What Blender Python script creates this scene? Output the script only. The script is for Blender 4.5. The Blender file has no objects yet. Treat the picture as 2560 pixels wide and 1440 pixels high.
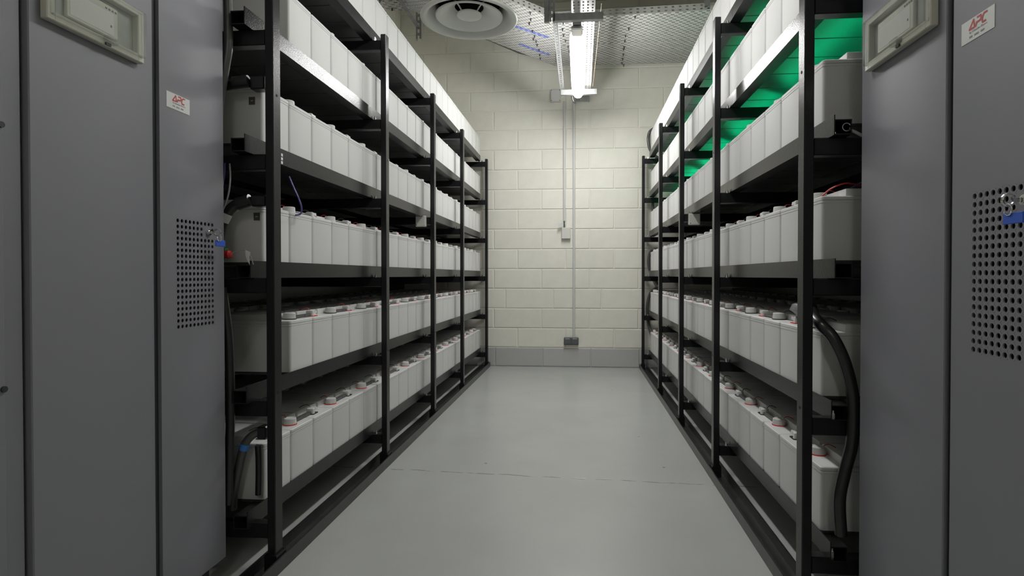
import bpy, bmesh, math, random
from mathutils import Vector, Matrix
random.seed(7)
PI = math.pi
SC = bpy.context.scene
COL = SC.collection

# ------------------------------------------------------------------ camera, world, exposure
FPX, CX, CY = 1420.0, 1331.0, 706.1          # focal length and principal point in a 2560x1440 frame
cam_d = bpy.data.cameras.new('camera')
cam = bpy.data.objects.new('camera', cam_d)
COL.objects.link(cam)
cam_d.sensor_width = 36.0
cam_d.lens = FPX / 2560 * 36.0
cam_d.shift_x = -(CX - 1280) / 2560
cam_d.shift_y = -(720 - CY) / 2560
cam_d.clip_start = 0.02
cam.location = (0, 0, 0.9693)
cam.rotation_euler = (PI / 2 - 0.01212, 0, 0.08511)
SC.camera = cam

w = bpy.data.worlds.new('world')
SC.world = w
w.use_nodes = True
w.node_tree.nodes['Background'].inputs[0].default_value = (0.02, 0.02, 0.02, 1)
w.node_tree.nodes['Background'].inputs[1].default_value = 0.0

SC.view_settings.view_transform = 'Standard'
SC.view_settings.look = 'None'
SC.view_settings.gamma = 1.0
SC.view_settings.use_curve_mapping = False
SC.view_settings.exposure = 0.0
SC.cycles.max_bounces = 10
SC.cycles.diffuse_bounces = 6
SC.cycles.glossy_bounces = 4
SC.cycles.transparent_max_bounces = 12
SC.cycles.caustics_reflective = False
SC.cycles.caustics_refractive = False
SC.cycles.use_denoising = True

LAMP = {'far': 65.0, 'middle': 38.0, 'passage': 22.0}   # emission of the three ceiling battens
GREEN = 24.0          # emission of the green light strips on the right-hand rack

# ------------------------------------------------------------------ materials
MATS = {}


def mat(name, col, rough=0.5, metal=0.0, spec=0.5, bump=None, vary=0.0, mottle=None, emit=None, coat=0.0):
    m = bpy.data.materials.new(name)
    m.use_nodes = True
    nt = m.node_tree
    b = nt.nodes['Principled BSDF']
    b.inputs['Base Color'].default_value = (*col, 1)
    b.inputs['Roughness'].default_value = rough
    b.inputs['Metallic'].default_value = metal
    b.inputs['Specular IOR Level'].default_value = spec
    b.inputs['Coat Weight'].default_value = coat
    src = None
    tc = nt.nodes.new('ShaderNodeTexCoord')
    if mottle:
        sc, amt = mottle
        n = nt.nodes.new('ShaderNodeTexNoise')
        n.inputs['Scale'].default_value = sc
        n.inputs['Detail'].default_value = 5
        nt.links.new(tc.outputs['Object'], n.inputs['Vector'])
        r = nt.nodes.new('ShaderNodeMapRange')
        r.inputs[1].default_value = 0.3
        r.inputs[2].default_value = 0.7
        r.inputs[3].default_value = 1 - amt
        r.inputs[4].default_value = 1 + amt
        nt.links.new(n.outputs[0], r.inputs[0])
        src = r.outputs[0]
    if vary:
        oi = nt.nodes.new('ShaderNodeObjectInfo')
        r = nt.nodes.new('ShaderNodeMapRange')
        r.inputs[3].default_value = 1 - vary
        r.inputs[4].default_value = 1 + vary
        nt.links.new(oi.outputs['Random'], r.inputs[0])
        if src is None:
            src = r.outputs[0]
        else:
            mu = nt.nodes.new('ShaderNodeMath')
            mu.operation = 'MULTIPLY'
            nt.links.new(src, mu.inputs[0])
            nt.links.new(r.outputs[0], mu.inputs[1])
            src = mu.outputs[0]
    if src is not None:
        vm = nt.nodes.new('ShaderNodeVectorMath')
        vm.operation = 'SCALE'
        vm.inputs[0].default_value = col
        nt.links.new(src, vm.inputs['Scale'])
        nt.links.new(vm.outputs[0], b.inputs['Base Color'])
    if bump:
        prev = None
        for sc, st, dist in bump:
            n = nt.nodes.new('ShaderNodeTexNoise')
            n.inputs['Scale'].default_value = sc
            n.inputs['Detail'].default_value = 3
            nt.links.new(tc.outputs['Object'], n.inputs['Vector'])
            bp = nt.nodes.new('ShaderNodeBump')
            bp.inputs['Strength'].default_value = st
            bp.inputs['Distance'].default_value = dist
            nt.links.new(n.outputs[0], bp.inputs['Height'])
            if prev:
                nt.links.new(prev, bp.inputs['Normal'])
            prev = bp.outputs[0]
        nt.links.new(prev, b.inputs['Normal'])
    if emit:
        b.inputs['Emission Color'].default_value = (*emit[0], 1)
        b.inputs['Emission Strength'].default_value = emit[1]
    MATS[name] = m
    return m


mat('block_paint', (0.76, 0.745, 0.665), 0.6, vary=0.03, mottle=(9, 0.03), bump=[(260, 0.35, 0.002), (45, 0.3, 0.002)])
mat('mortar_paint', (0.77, 0.755, 0.68), 0.65, bump=[(200, 0.4, 0.002)])
mat('skirting_paint', (0.47, 0.475, 0.46), 0.5, vary=0.04, bump=[(220, 0.4, 0.002)])
mat('side_paint', (0.66, 0.645, 0.57), 0.65, mottle=(5, 0.03), bump=[(120, 0.3, 0.002)])
mat('ceiling_paint', (0.55, 0.56, 0.51), 0.8, mottle=(2, 0.05))
mat('battery_case', (0.63, 0.63, 0.62), 0.58, spec=0.3, vary=0.02, bump=[(500, 0.10, 0.001)])
mat('base_dark', (0.055, 0.055, 0.056), 0.35)
mat('battery_lid', (0.66, 0.66, 0.65), 0.55, spec=0.3, vary=0.02, bump=[(500, 0.10, 0.001)])
mat('cap_grey', (0.62, 0.62, 0.60), 0.45, vary=0.04)
mat('ring_red', (0.65, 0.035, 0.03), 0.5)
mat('ring_black', (0.012, 0.012, 0.013), 0.5)
mat('strap_dark', (0.10, 0.10, 0.10), 0.45)
mat('wire_red', (0.50, 0.02, 0.03), 0.4)
mat('wire_black', (0.03, 0.03, 0.032), 0.4)
mat('wire_grey', (0.35, 0.35, 0.36), 0.4)
mat('wire_purple', (0.10, 0.08, 0.30), 0.4)
mat('rack_paint', (0.014, 0.0145, 0.0155), 0.24, spec=0.32, bump=[(210, 0.24, 0.0015)])
mat('channel_paint', (0.020, 0.020, 0.021), 0.32, spec=0.6, mottle=(14, 0.5), bump=[(90, 0.25, 0.002)])
mat('bolt_steel', (0.65, 0.65, 0.66), 0.25, metal=1)
mat('cabinet_paint', (0.22, 0.22, 0.245), 0.50, mottle=(3, 0.02), bump=[(700, 0.12, 0.0006)])
mat('cabinet_gap', (0.035, 0.037, 0.042), 0.5)
mat('cabinet_inside', (0.01, 0.01, 0.01), 0.8)
mat('cream_plastic', (0.60, 0.585, 0.51), 0.4, mottle=(30, 0.04))
mat('lcd_grey', (0.30, 0.315, 0.29), 0.4, mottle=(40, 0.08))
mat('paper_white', (0.72, 0.72, 0.70), 0.6)
mat('label_white', (0.66, 0.66, 0.64), 0.5)
mat('logo_red', (0.50, 0.05, 0.05), 0.5)
mat('print_dark', (0.08, 0.08, 0.085), 0.6)
mat('print_grey', (0.32, 0.32, 0.32), 0.6)
mat('chrome', (0.75, 0.75, 0.74), 0.15, metal=1)
mat('tag_blue', (0.025, 0.10, 0.55), 0.45)
mat('tape_blue', (0.05, 0.22, 0.62), 0.5)
mat('label_blue', (0.10, 0.14, 0.42), 0.5)
mat('rubber_black', (0.016, 0.016, 0.017), 0.30, spec=0.6)
mat('hose_grey', (0.07, 0.07, 0.072), 0.32, spec=0.6)
mat('galvanised', (0.30, 0.31, 0.31), 0.42, metal=0.8, mottle=(25, 0.15))
mat('tray_metal', (0.47, 0.47, 0.455), 0.45, metal=0.3, mottle=(18, 0.08))
mat('tray_white', (0.66, 0.66, 0.65), 0.4)
mat('vent_paint', (0.62, 0.62, 0.59), 0.45, mottle=(6, 0.05))
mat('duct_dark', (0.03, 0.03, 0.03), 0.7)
mat('lamp_body', (0.45, 0.45, 0.45), 0.3, metal=0.3)
mat('conduit_grey', (0.60, 0.60, 0.595), 0.4)
mat('socket_grey', (0.10, 0.105, 0.115), 0.4)
mat('box_white', (0.62, 0.62, 0.58), 0.4)
mat('plug_green', (0.03, 0.22, 0.06), 0.4)
mat('plug_red', (0.55, 0.02, 0.02), 0.4)
mat('yellow_print', (0.65, 0.50, 0.05), 0.5)
for n_, e_ in LAMP.items():
    mat('lamp_' + n_, (0.8, 0.8, 0.8), 0.3, emit=((1.0, 0.995, 0.98), e_))
mat('green_faint', (0.1, 0.5, 0.3), 0.4, emit=((0.0, 1.0, 0.38), GREEN * .35))
mat('green_tube', (0.1, 0.5, 0.3), 0.4, emit=((0.0, 1.0, 0.38), GREEN))
mat('copper_cable', (0.22, 0.15, 0.10), 0.5)


def acrylic():
    m = bpy.data.materials.new('clear_acrylic')
    m.use_nodes = True
    nt = m.node_tree
    nt.nodes.remove(nt.nodes['Principled BSDF'])
    out = nt.nodes['Material Output']
    t = nt.nodes.new('ShaderNodeBsdfTransparent')
    t.inputs[0].default_value = (0.93, 0.94, 0.93, 1)
    g = nt.nodes.new('ShaderNodeBsdfGlossy')
    g.inputs['Roughness'].default_value = 0.07
    d = nt.nodes.new('ShaderNodeBsdfDiffuse')
    d.inputs[0].default_value = (0.7, 0.7, 0.66, 1)
    lw = nt.nodes.new('ShaderNodeLayerWeight')
    lw.inputs[0].default_value = 0.5
    pw = nt.nodes.new('ShaderNodeMath'); pw.operation = 'POWER'; pw.inputs[1].default_value = 4.0
    nt.links.new(lw.outputs['Facing'], pw.inputs[0])
    f = nt.nodes.new('ShaderNodeMath'); f.operation = 'MULTIPLY_ADD'; f.inputs[1].default_value = 0.6; f.inputs[2].default_value = 0.04
    nt.links.new(pw.outputs[0], f.inputs[0])
    mx = nt.nodes.new('ShaderNodeMixShader')
    nt.links.new(f.outputs[0], mx.inputs[0])
    nt.links.new(t.outputs[0], mx.inputs[1])
    nt.links.new(g.outputs[0], mx.inputs[2])
    mx2 = nt.nodes.new('ShaderNodeMixShader')
    mx2.inputs[0].default_value = 0.05
    nt.links.new(mx.outputs[0], mx2.inputs[1])
    nt.links.new(d.outputs[0], mx2.inputs[2])
    nt.links.new(mx2.outputs[0], out.inputs[0])
    MATS['clear_acrylic'] = m


acrylic()


def floor_material():
    m = mat('floor_epoxy', (0.43, 0.442, 0.425), 0.27, spec=0.5)
    nt = m.node_tree
    b = nt.nodes['Principled BSDF']
    N, L = nt.nodes.new, nt.links.new
    tc = N('ShaderNodeTexCoord')
    # roller texture
    n1 = N('ShaderNodeTexNoise'); n1.inputs['Scale'].default_value = 70; n1.inputs['Detail'].default_value = 3
    L(tc.outputs['Object'], n1.inputs['Vector'])
    # crack / day joint: a wandering line near y = 2.73 - 0.05 x
    sep = N('ShaderNodeSeparateXYZ'); L(tc.outputs['Object'], sep.inputs[0])
    nw = N('ShaderNodeTexNoise'); nw.inputs['Scale'].default_value = 9; nw.inputs['Detail'].default_value = 4
    L(tc.outputs['Object'], nw.inputs['Vector'])
    a = N('ShaderNodeMath'); a.operation = 'MULTIPLY_ADD'; a.inputs[1].default_value = 0.055; a.inputs[2].default_value = -2.712
    L(sep.outputs[0], a.inputs[0])
    s = N('ShaderNodeMath'); s.operation = 'ADD'; L(sep.outputs[1], s.inputs[0]); L(a.outputs[0], s.inputs[1])
    wv = N('ShaderNodeMath'); wv.operation = 'MULTIPLY_ADD'; wv.inputs[1].default_value = 0.03; wv.inputs[2].default_value = -0.015
    L(nw.outputs[0], wv.inputs[0])
    s2 = N('ShaderNodeMath'); s2.operation = 'ADD'; L(s.outputs[0], s2.inputs[0]); L(wv.outputs[0], s2.inputs[1])
    ab = N('ShaderNodeMath'); ab.operation = 'ABSOLUTE'; L(s2.outputs[0], ab.inputs[0])
    mr = N('ShaderNodeMapRange'); mr.inputs[1].default_value = 0.0015; mr.inputs[2].default_value = 0.006
    mr.inputs[3].default_value = 0.0; mr.inputs[4].default_value = 1.0
    L(ab.outputs[0], mr.inputs[0])
    # break the line up
    nb = N('ShaderNodeTexNoise'); nb.inputs['Scale'].default_value = 16; nb.inputs['Detail'].default_value = 2
    L(tc.outputs['Object'], nb.inputs['Vector'])
    mb = N('ShaderNodeMapRange'); mb.inputs[1].default_value = 0.42; mb.inputs[2].default_value = 0.58
    L(nb.outputs[0], mb.inputs[0])
    mxx = N('ShaderNodeMath'); mxx.operation = 'MAXIMUM'; L(mr.outputs[0], mxx.inputs[0]); L(mb.outputs[0], mxx.inputs[1])
    # specks of dirt
    vo = N('ShaderNodeTexVoronoi'); vo.inputs['Scale'].default_value = 3.2
    L(tc.outputs['Object'], vo.inputs['Vector'])
    sp = N('ShaderNodeMapRange'); sp.inputs[1].default_value = 0.018; sp.inputs[2].default_value = 0.026
    L(vo.outputs['Distance'], sp.inputs[0])
    mn = N('ShaderNodeMath'); mn.operation = 'MULTIPLY'; L(mxx.outputs[0], mn.inputs[0]); L(sp.outputs[0], mn.inputs[1])
    # soft mottling
    n2 = N('ShaderNodeTexNoise'); n2.inputs['Scale'].default_value = 2.2; n2.inputs['Detail'].default_value = 5
    L(tc.outputs['Object'], n2.inputs['Vector'])
    m2 = N('ShaderNodeMapRange'); m2.inputs[1].default_value = 0.3; m2.inputs[2].default_value = 0.7
    m2.inputs[3].default_value = 0.96; m2.inputs[4].default_value = 1.04
    L(n2.outputs[0], m2.inputs[0])
    mc = N('ShaderNodeMapRange'); mc.inputs[3].default_value = 0.5; mc.inputs[4].default_value = 1.0
    L(mn.outputs[0], mc.inputs[0])
    pr = N('ShaderNodeMath'); pr.operation = 'MULTIPLY'; L(m2.outputs[0], pr.inputs[0]); L(mc.outputs[0], pr.inputs[1])
    vm = N('ShaderNodeVectorMath'); vm.operation = 'SCALE'; vm.inputs[0].default_value = (0.43, 0.442, 0.425)
    L(pr.outputs[0], vm.inputs['Scale'])
    L(vm.outputs[0], b.inputs['Base Color'])
    bp = N('ShaderNodeBump'); bp.inputs['Strength'].default_value = 0.16; bp.inputs['Distance'].default_value = 0.002
    L(n1.outputs[0], bp.inputs['Height'])
    bp2 = N('ShaderNodeBump'); bp2.inputs['Strength'].default_value = 0.6; bp2.inputs['Distance'].default_value = 0.002
    L(mn.outputs[0], bp2.inputs['Height']); L(bp.outputs[0], bp2.inputs['Normal'])
    L(bp2.outputs[0], b.inputs['Normal'])


floor_material()


# ------------------------------------------------------------------ mesh helpers
class MB:
    def __init__(s):
        s.v, s.f = [], []

    def box(s, x0, x1, y0, y1, z0, z1):
        n = len(s.v)
        s.v += [(x0, y0, z0), (x1, y0, z0), (x1, y1, z0), (x0, y1, z0), (x0, y0, z1), (x1, y0, z1), (x1, y1, z1), (x0, y1, z1)]
        s.f += [tuple(n + i for i in q) for q in ((0, 3, 2, 1), (4, 5, 6, 7), (0, 1, 5, 4), (1, 2, 6, 5), (2, 3, 7, 6), (3, 0, 4, 7))]
        return s

    def cbox(s, x0, x1, y0, y1, z0, z1, c):
        """box with every edge chamfered by c"""
        lo, hi = (x0, y0, z0), (x1, y1, z1)
        idx = {}
        for sx in (0, 1):
            for sy in (0, 1):
                for sz in (0, 1):
                    for ax in range(3):
                        p = []
                        for d, sg in enumerate((sx, sy, sz)):
                            b = hi[d] if sg else lo[d]
                            if d != ax:
                                b += -c if sg else c
                            p.append(b)
                        idx[(sx, sy, sz, ax)] = len(s.v)
                        s.v.append(tuple(p))
        F = []
        for ax in range(3):
            o = [d for d in range(3) if d != ax]
            for sg in (0, 1):
                q = []
                for a, b in ((0, 0), (1, 0), (1, 1), (0, 1)):
                    k = [0, 0, 0]
                    k[ax] = sg; k[o[0]] = a; k[o[1]] = b
                    q.append(idx[(*k, ax)])
                F.append(q)
        for ax in range(3):
            o = [d for d in range(3) if d != ax]
            for a in (0, 1):
                for b in (0, 1):
                    k0 = [0, 0, 0]; k0[o[0]] = a; k0[o[1]] = b
                    k1 = list(k0); k1[ax] = 1
                    F.append([idx[(*k0, o[0])], idx[(*k0, o[1])], idx[(*k1, o[1])], idx[(*k1, o[0])]])
        for sx in (0, 1):
            for sy in (0, 1):
                for sz in (0, 1):
                    F.append([idx[(sx, sy, sz, a)] for a in range(3)])
        cen = Vector(((x0 + x1) / 2, (y0 + y1) / 2, (z0 + z1) / 2))
        for q in F:
            P = [Vector(s.v[i]) for i in q]
            nrm = (P[1] - P[0]).cross(P[2] - P[0])
            if nrm.dot(sum(P, Vector()) / len(P) - cen) < 0:
                q.reverse()
            s.f.append(tuple(q))
        return s

    def loft(s, rings, cap0=True, cap1=True, close=True):
        n0 = len(s.v)
        m = len(rings[0])
        for r in rings:
            s.v += [tuple(p) for p in r]
        for i in range(len(rings) - 1):
            a, b = n0 + i * m, n0 + (i + 1) * m
            for j in range(m if close else m - 1):
                k = (j + 1) % m
                s.f.append((a + j, a + k, b + k, b + j))
        if cap0:
            s.f.append(tuple(n0 + j for j in reversed(range(m))))
        if cap1:
            e = n0 + (len(rings) - 1) * m
            s.f.append(tuple(e + j for j in range(m)))
        return s

    def cyl(s, p0, p1, r0, r1=None, n=12, cap=True):
        p0, p1 = Vector(p0), Vector(p1)
        r1 = r0 if r1 is None else r1
        d = (p1 - p0).normalized()
        a = d.orthogonal().normalized()
        b = d.cross(a)
        R = []
        for p, r in ((p0, r0), (p1, r1)):
            R.append([p + (a * math.cos(2 * PI * j / n) + b * math.sin(2 * PI * j / n)) * r for j in range(n)])
        return s.loft(R, cap, cap)

    def tube(s, pts, r, n=10, sub=5):
        P = [Vector(p) for p in pts]
        if sub > 1 and len(P) > 2:
            Q = []
            for i in range(len(P) - 1):
                a = P[max(i - 1, 0)]; b = P[i]; c = P[i + 1]; d = P[min(i + 2, len(P) - 1)]
                for k in range(sub):
                    t = k / sub
                    Q.append(0.5 * ((2 * b) + (c - a) * t + (2 * a - 5 * b + 4 * c - d) * t * t + (3 * b - a - 3 * c + d) * t ** 3))
            Q.append(P[-1])
            P = Q
        R = []
        up = None
        for i, p in enumerate(P):
            d = (P[min(i + 1, len(P) - 1)] - P[max(i - 1, 0)]).normalized()
            if up is None:
                up = d.orthogonal().normalized()
            up = (up - d * up.dot(d)).normalized()
            bb = d.cross(up)
            R.append([p + (up * math.cos(2 * PI * j / n) + bb * math.sin(2 * PI * j / n)) * r for j in range(n)])
        return s.loft(R)

    def lathe(s, prof, c, n=48, close=False):
        R = []
        for r, z in prof:
            R.append([(c[0] + r * math.cos(2 * PI * j / n), c[1] + r * math.sin(2 * PI * j / n), c[2] + z) for j in range(n)])
        return s.loft(R, False, False)

    def mesh(s, name, smooth=None):
        me = bpy.data.meshes.new(name)
        me.from_pydata(s.v, [], s.f)
        if smooth is not None:
            me.polygons.foreach_set('use_smooth', [True] * len(me.polygons))
            me.set_sharp_from_angle(angle=math.radians(smooth))
        me.update()
        return me


def rrect(x0, x1, y0, y1, z, r, seg=3):
    out = []
    for cx, cy, a0 in ((x1 - r, y1 - r, 0), (x0 + r, y1 - r, 90), (x0 + r, y0 + r, 180), (x1 - r, y0 + r, 270)):
        for k in range(seg + 1):
            a = math.radians(a0 + 90 * k / seg)
            out.append((cx + r * math.cos(a), cy + r * math.sin(a), z))
    return out


def put(name, me, m, parent=None, loc=(0, 0, 0), rz=0.0):
    if isinstance(me, MB):
        me = me.mesh(name)
    if m and not me.materials:
        me.materials.append(MATS[m])
    o = bpy.data.objects.new(name, me)
    COL.objects.link(o)
    o.parent = parent
    o.location = loc
    o.rotation_euler = (0, 0, rz)
    return o


def empty(name, loc=(0, 0, 0), rz=0.0):
    o = bpy.data.objects.new(name, None)
    o.empty_display_size = 0.1
    COL.objects.link(o)
    o.location = loc
    o.rotation_euler = (0, 0, rz)
    return o


def tag(o, label, cat, group=None):
    o['label'] = label
    o['category'] = cat
    if group:
        o['group'] = group
    return o


def struct(o):
    o['kind'] = 'structure'
    return o


# ------------------------------------------------------------------ room shell
XW0, XW1, YB, YF, ZC = -1.944, 1.62, 6.025, -2.6, 3.85
o = put('floor', MB().box(XW0 - .1, XW1 + .1, YF - .1, YB + .1, -0.1, 0.0), 'floor_epoxy'); struct(o)
o['label'] = 'pale grey glossy painted concrete floor with a hairline crack'
o = put('ceiling', MB().box(XW0 - .1, XW1 + .1, YF - .1, YB + .1, ZC, ZC + .1), 'ceiling_paint'); struct(o)
o = put('wall_right', MB().box(XW1, XW1 + .1, YF, YB, 0, ZC), 'side_paint'); struct(o)
o = put('wall_front', MB().box(XW0, XW1, YF - .1, YF, 0, ZC), 'side_paint'); struct(o)

CH = 0.003


def block_mesh(wid, hei, name='block'):
    """block lying in the x-z plane, front towards -y, front edges chamfered, depth 8 mm"""
    m = MB()
    d, c = 0.008, 0.004
    a = [(0, d, 0), (wid, d, 0), (wid, d, hei), (0, d, hei)]
    b = [(0, c, 0), (wid, c, 0), (wid, c, hei), (0, c, hei)]
    f = [(c, 0, c), (wid - c, 0, c), (wid - c, 0, hei - c), (c, 0, hei - c)]
    m.loft([a, b, f], cap0=False, cap1=True)
    return m.mesh(name)


BLOCKS = {}


def add_block(parent, x, z, wid, hei, m, ori='back'):
    key = (round(wid, 3), round(hei, 3), m)
    if key not in BLOCKS:
        me = block_mesh(wid, hei)
        me.materials.append(MATS[m])
        BLOCKS[key] = me
    o = bpy.data.objects.new('block', BLOCKS[key])
    COL.objects.link(o)
    o.parent = parent
    j = random.uniform(-.0012, .0012)
    if ori == 'back':
        o.location = (x, YB - .008 + .002 + j, z)
    else:                                      # left wall: front towards +x, running along y
        o.location = (XW0 + .008 - .002 + j, x, z)
        o.rotation_euler = (0, 0, PI / 2)


wb = put('wall_back', MB().box(XW0, XW1, YB, YB + .1, 0.2, ZC), 'mortar_paint'); struct(wb)
wb['label'] = 'cream painted concrete block wall at the end of the aisle'
JT = 0.010
for k in range(0, 18):
    z0 = 0.2 + 0.21 * k + (JT if k == 0 else JT / 2)
    z1 = min(0.2 + 0.21 * (k + 1) - JT / 2, ZC)
    if z1 - z0 < .03:
        continue
    off = -0.928 if k % 2 else -0.928 + 0.255
    if k == 2:
        off = -0.928 + 0.125
    n0 = math.floor((XW0 - off) / 0.51)
    x = off + 0.51 * n0
    while x < XW1:
        a, b = max(x + JT / 2, XW0 + .002), min(x + .51 - JT / 2, XW1 - .002)
        if b - a > .02:
            add_block(wb, a, z0, b - a, z1 - z0, 'block_paint')
        x += .51
bb = put('baseboard_back', MB().box(XW0, XW1, YB, YB + .1, 0.0, 0.2), 'skirting_paint'); struct(bb)
bb['label'] = 'bottom course of the block wall painted grey like the floor'
x = -0.915 - 3 * .51
while x < XW1:
    a, b = max(x + JT / 2, XW0 + .002), min(x + .51 - JT / 2, XW1 - .002)
    if b - a > .02:
        add_block(bb, a, 0.006, b - a, 0.192, 'skirting_paint')
    x += .51
wl = put('wall_left', MB().box(XW0 - .1, XW0, YF, YB, 0, ZC), 'mortar_paint'); struct(wl)
for k in range(9, 18):
    z0, z1 = 0.2 + 0.21 * k + JT / 2, min(0.2 + 0.21 * (k + 1) - JT / 2, ZC)
    if z1 - z0 < .03:
        continue
    y = 3.3 + (0.255 if k % 2 else 0)
    while y < YB - .03:
        b = min(y + .5, YB - .012)
        add_block(wl, y, z0, b - y, z1 - z0, 'block_paint', 'left')
        y += .51

# ------------------------------------------------------------------ racks
PL = [1.763, 2.822, 3.763, 4.699, 5.922]
PR = [1.689, 2.770, 3.704, 4.650, 5.902]
TOPS = [0.157 + 0.4022 * i for i in range(6)]      # top of the cross beams
LEDGE = 0.043
SIDES = {
    'L': dict(x5=-0.9814, th=-0.00284, sx=-1, posts=PL, rail0=[1.722, 1.722, 1.747, 1.720, 1.722, 1.722], rail1=5.895),
    'R': dict(x5=0.6267, th=0.00275, sx=1, posts=PR, rail0=[1.668, 1.668, 1.651, 1.660, 1.660, 1.660], rail1=5.88),
}
RACKNAME = {'L': 'black steel battery rack standing under the round air vent',
            'R': 'black steel battery rack with green light behind its upper shelves'}


def world(S, u, y, z=0):
    """u = distance inwards from the aisle face of the posts"""
    lx = S['sx'] * u
    X0 = S['x5'] + math.tan(S['th']) * 5.0       # x of the post face line at y = 0
    c, s_ = math.cos(S['th']), math.sin(S['th'])
    return (X0 + lx * c - y * s_, lx * s_ + y * c, z)


BEAM_END = 0.912


def build_rack(side):
    S = SIDES[side]
    sx = S['sx']
    root = empty('battery_rack', world(S, 0, 0), S['th'])
    tag(root, RACKNAME[side], 'rack')

    def bx(m, u0, u1, *r):
        a, b = sorted((sx * u0, sx * u1))
        return m.box(a, b, *r)

    def cb(m, u0, u1, y0, y1, z0, z1, c):
        a, b = sorted((sx * u0, sx * u1))
        return m.cbox(a, b, y0, y1, z0, z1, c)

    post_me = cb(MB(), 0, .028, 0, .046, 0.006, 2.196, .0025).mesh('post')
    post_me.materials.append(MATS['rack_paint'])
    col_me = MB()
    # foot socket: four walls round the post
    bx(col_me, -.007, -.001, -.007, .053, .005, .058)
    bx(col_me, .029, .035, -.007, .053, .005, .058)
    bx(col_me, -.001, .029, -.007, -.001, .005, .058)
    bx(col_me, -.001, .029, .047, .053, .005, .058)
    col_me = col_me.mesh('foot_socket')
    col_me.materials.append(MATS['rack_paint'])
    beam_me = cb(MB(), .028, BEAM_END, .003, .043, -.05, 0, .003).mesh('cross_beam')
    beam_me.materials.append(MATS['rack_paint'])
    bolt_me = MB().cyl((0, 0, -.004), (0, 0, .008), .007, n=6).cyl((0, 0, .008), (0, 0, .016), .0035, n=6).mesh('bolt')
    bolt_me.materials.append(MATS['bolt_steel'])
    hole_me = MB().cyl((0, 0, 0), (sx * .004, 0, 0), .0045, n=10).mesh('bolt_hole')
    hole_me.materials.append(MATS['cabinet_inside'])
    for py in S['posts']:
        put('post', post_me, None, root, (0, py, 0))
        put('post', post_me, None, root, (sx * BEAM_END, py, 0))
        put('foot_socket', col_me, None, root, (0, py, 0))
        put('foot_socket', col_me, None, root, (sx * BEAM_END, py, 0))
        for hz in (0.585, 1.557):
            put('bolt_hole', hole_me, None, root, (sx * -.0006, py + .022, hz))
        for t in TOPS:
            put('cross_beam', beam_me, None, root, (0, py, t))
    for u0 in (-.016, BEAM_END - .016):
        m = MB()
        y0, y1 = (1.58 if u0 < 0 else 1.74, 6.0)
        bx(m, u0, u0 + .006, y0, y1, 0, .047)
        bx(m, u0 + .006, u0 + .071, y0, y1, 0, .005)
        bx(m, u0 + .071, u0 + .077, y0, y1, 0, .042)
        put('base_channel', m, 'channel_paint', root)
    for i, t in enumerate(TOPS):
        joints = [S['rail0'][i]] + [p - .035 for p in S['posts'][1:4]] + [S['rail1']]
        for a, b in zip(joints[:-1], joints[1:]):
            a2, b2 = a + .0008, b - .0008
            m = MB()                                   # front rail: upright lip, ledge, back web, foot
            bx(m, .0700, .0730, a2, b2, t, t + .056)
            bx(m, .0730, .1150, a2, b2, t + .040, t + LEDGE)
            bx(m, .1150, .1180, a2, b2, t, t + LEDGE)
            bx(m, .0730, .1150, a2, b2, t, t + .003)
            put('rail', m, 'rack_paint', root)
            m = MB()
            bx(m, .4760, .4790, a2, b2, t, t + .056)
            bx(m, .4340, .4760, a2, b2, t + .040, t + LEDGE)
            bx(m, .4310, .4340, a2, b2, t, t + LEDGE)
            bx(m, .4340, .4760, a2, b2, t, t + .003)
            put('rail', m, 'rack_paint', root)
            m = MB()                                   # rails of the back row
            bx(m, .4880, .4910, a2, b2, t, t + .056)
            bx(m, .4910, .5300, a2, b2, t + .040, t + LEDGE)
            bx(m, .5300, .5330, a2, b2, t, t + LEDGE)
            put('rail', m, 'rack_paint', root)
            m = MB()
            bx(m, .8930, .8960, a2, b2, t, t + .056)
            bx(m, .8500, .8930, a2, b2, t + .040, t + LEDGE)
            bx(m, .8470, .8500, a2, b2, t, t + LEDGE)
            put('rail', m, 'rack_paint', root)
        m = MB()                                       # black sheet added behind each shelf, hides the wall so gaps stay dark
        bx(m, .906, .911, S['posts'][0], S['posts'][-1], t + .02, t + .37)
        put('back_blackout', m, 'rack_paint', root)
        for j, py in enumerate(S['posts']):
            put('bolt', bolt_me, None, root, (sx * .094, py + .023, t + .003))
            if j:
                put('bolt', bolt_me, None, root, (sx * .060, py + .010, t))
    return root


racks = {s: build_rack(s) for s in 'LR'}
# white sticker strips on a rail of the left rack
m = MB()
for q in range(3):
    m.box(0, .0008, 1.936, 1.948, 1.366 + .0135 * q, 1.376 + .0135 * q)
st = put('sticker', m, 'paper_white', racks['L'], (-.0700, 0, 0))

# ------------------------------------------------------------------ batteries
BW, BL, BH = 0.1735, 0.398, 0.200
PITCH = 0.1768
CAP_DY = {'L': -.016, 'R': .040}                  # terminals sit a little off the middle of the lid


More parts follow.
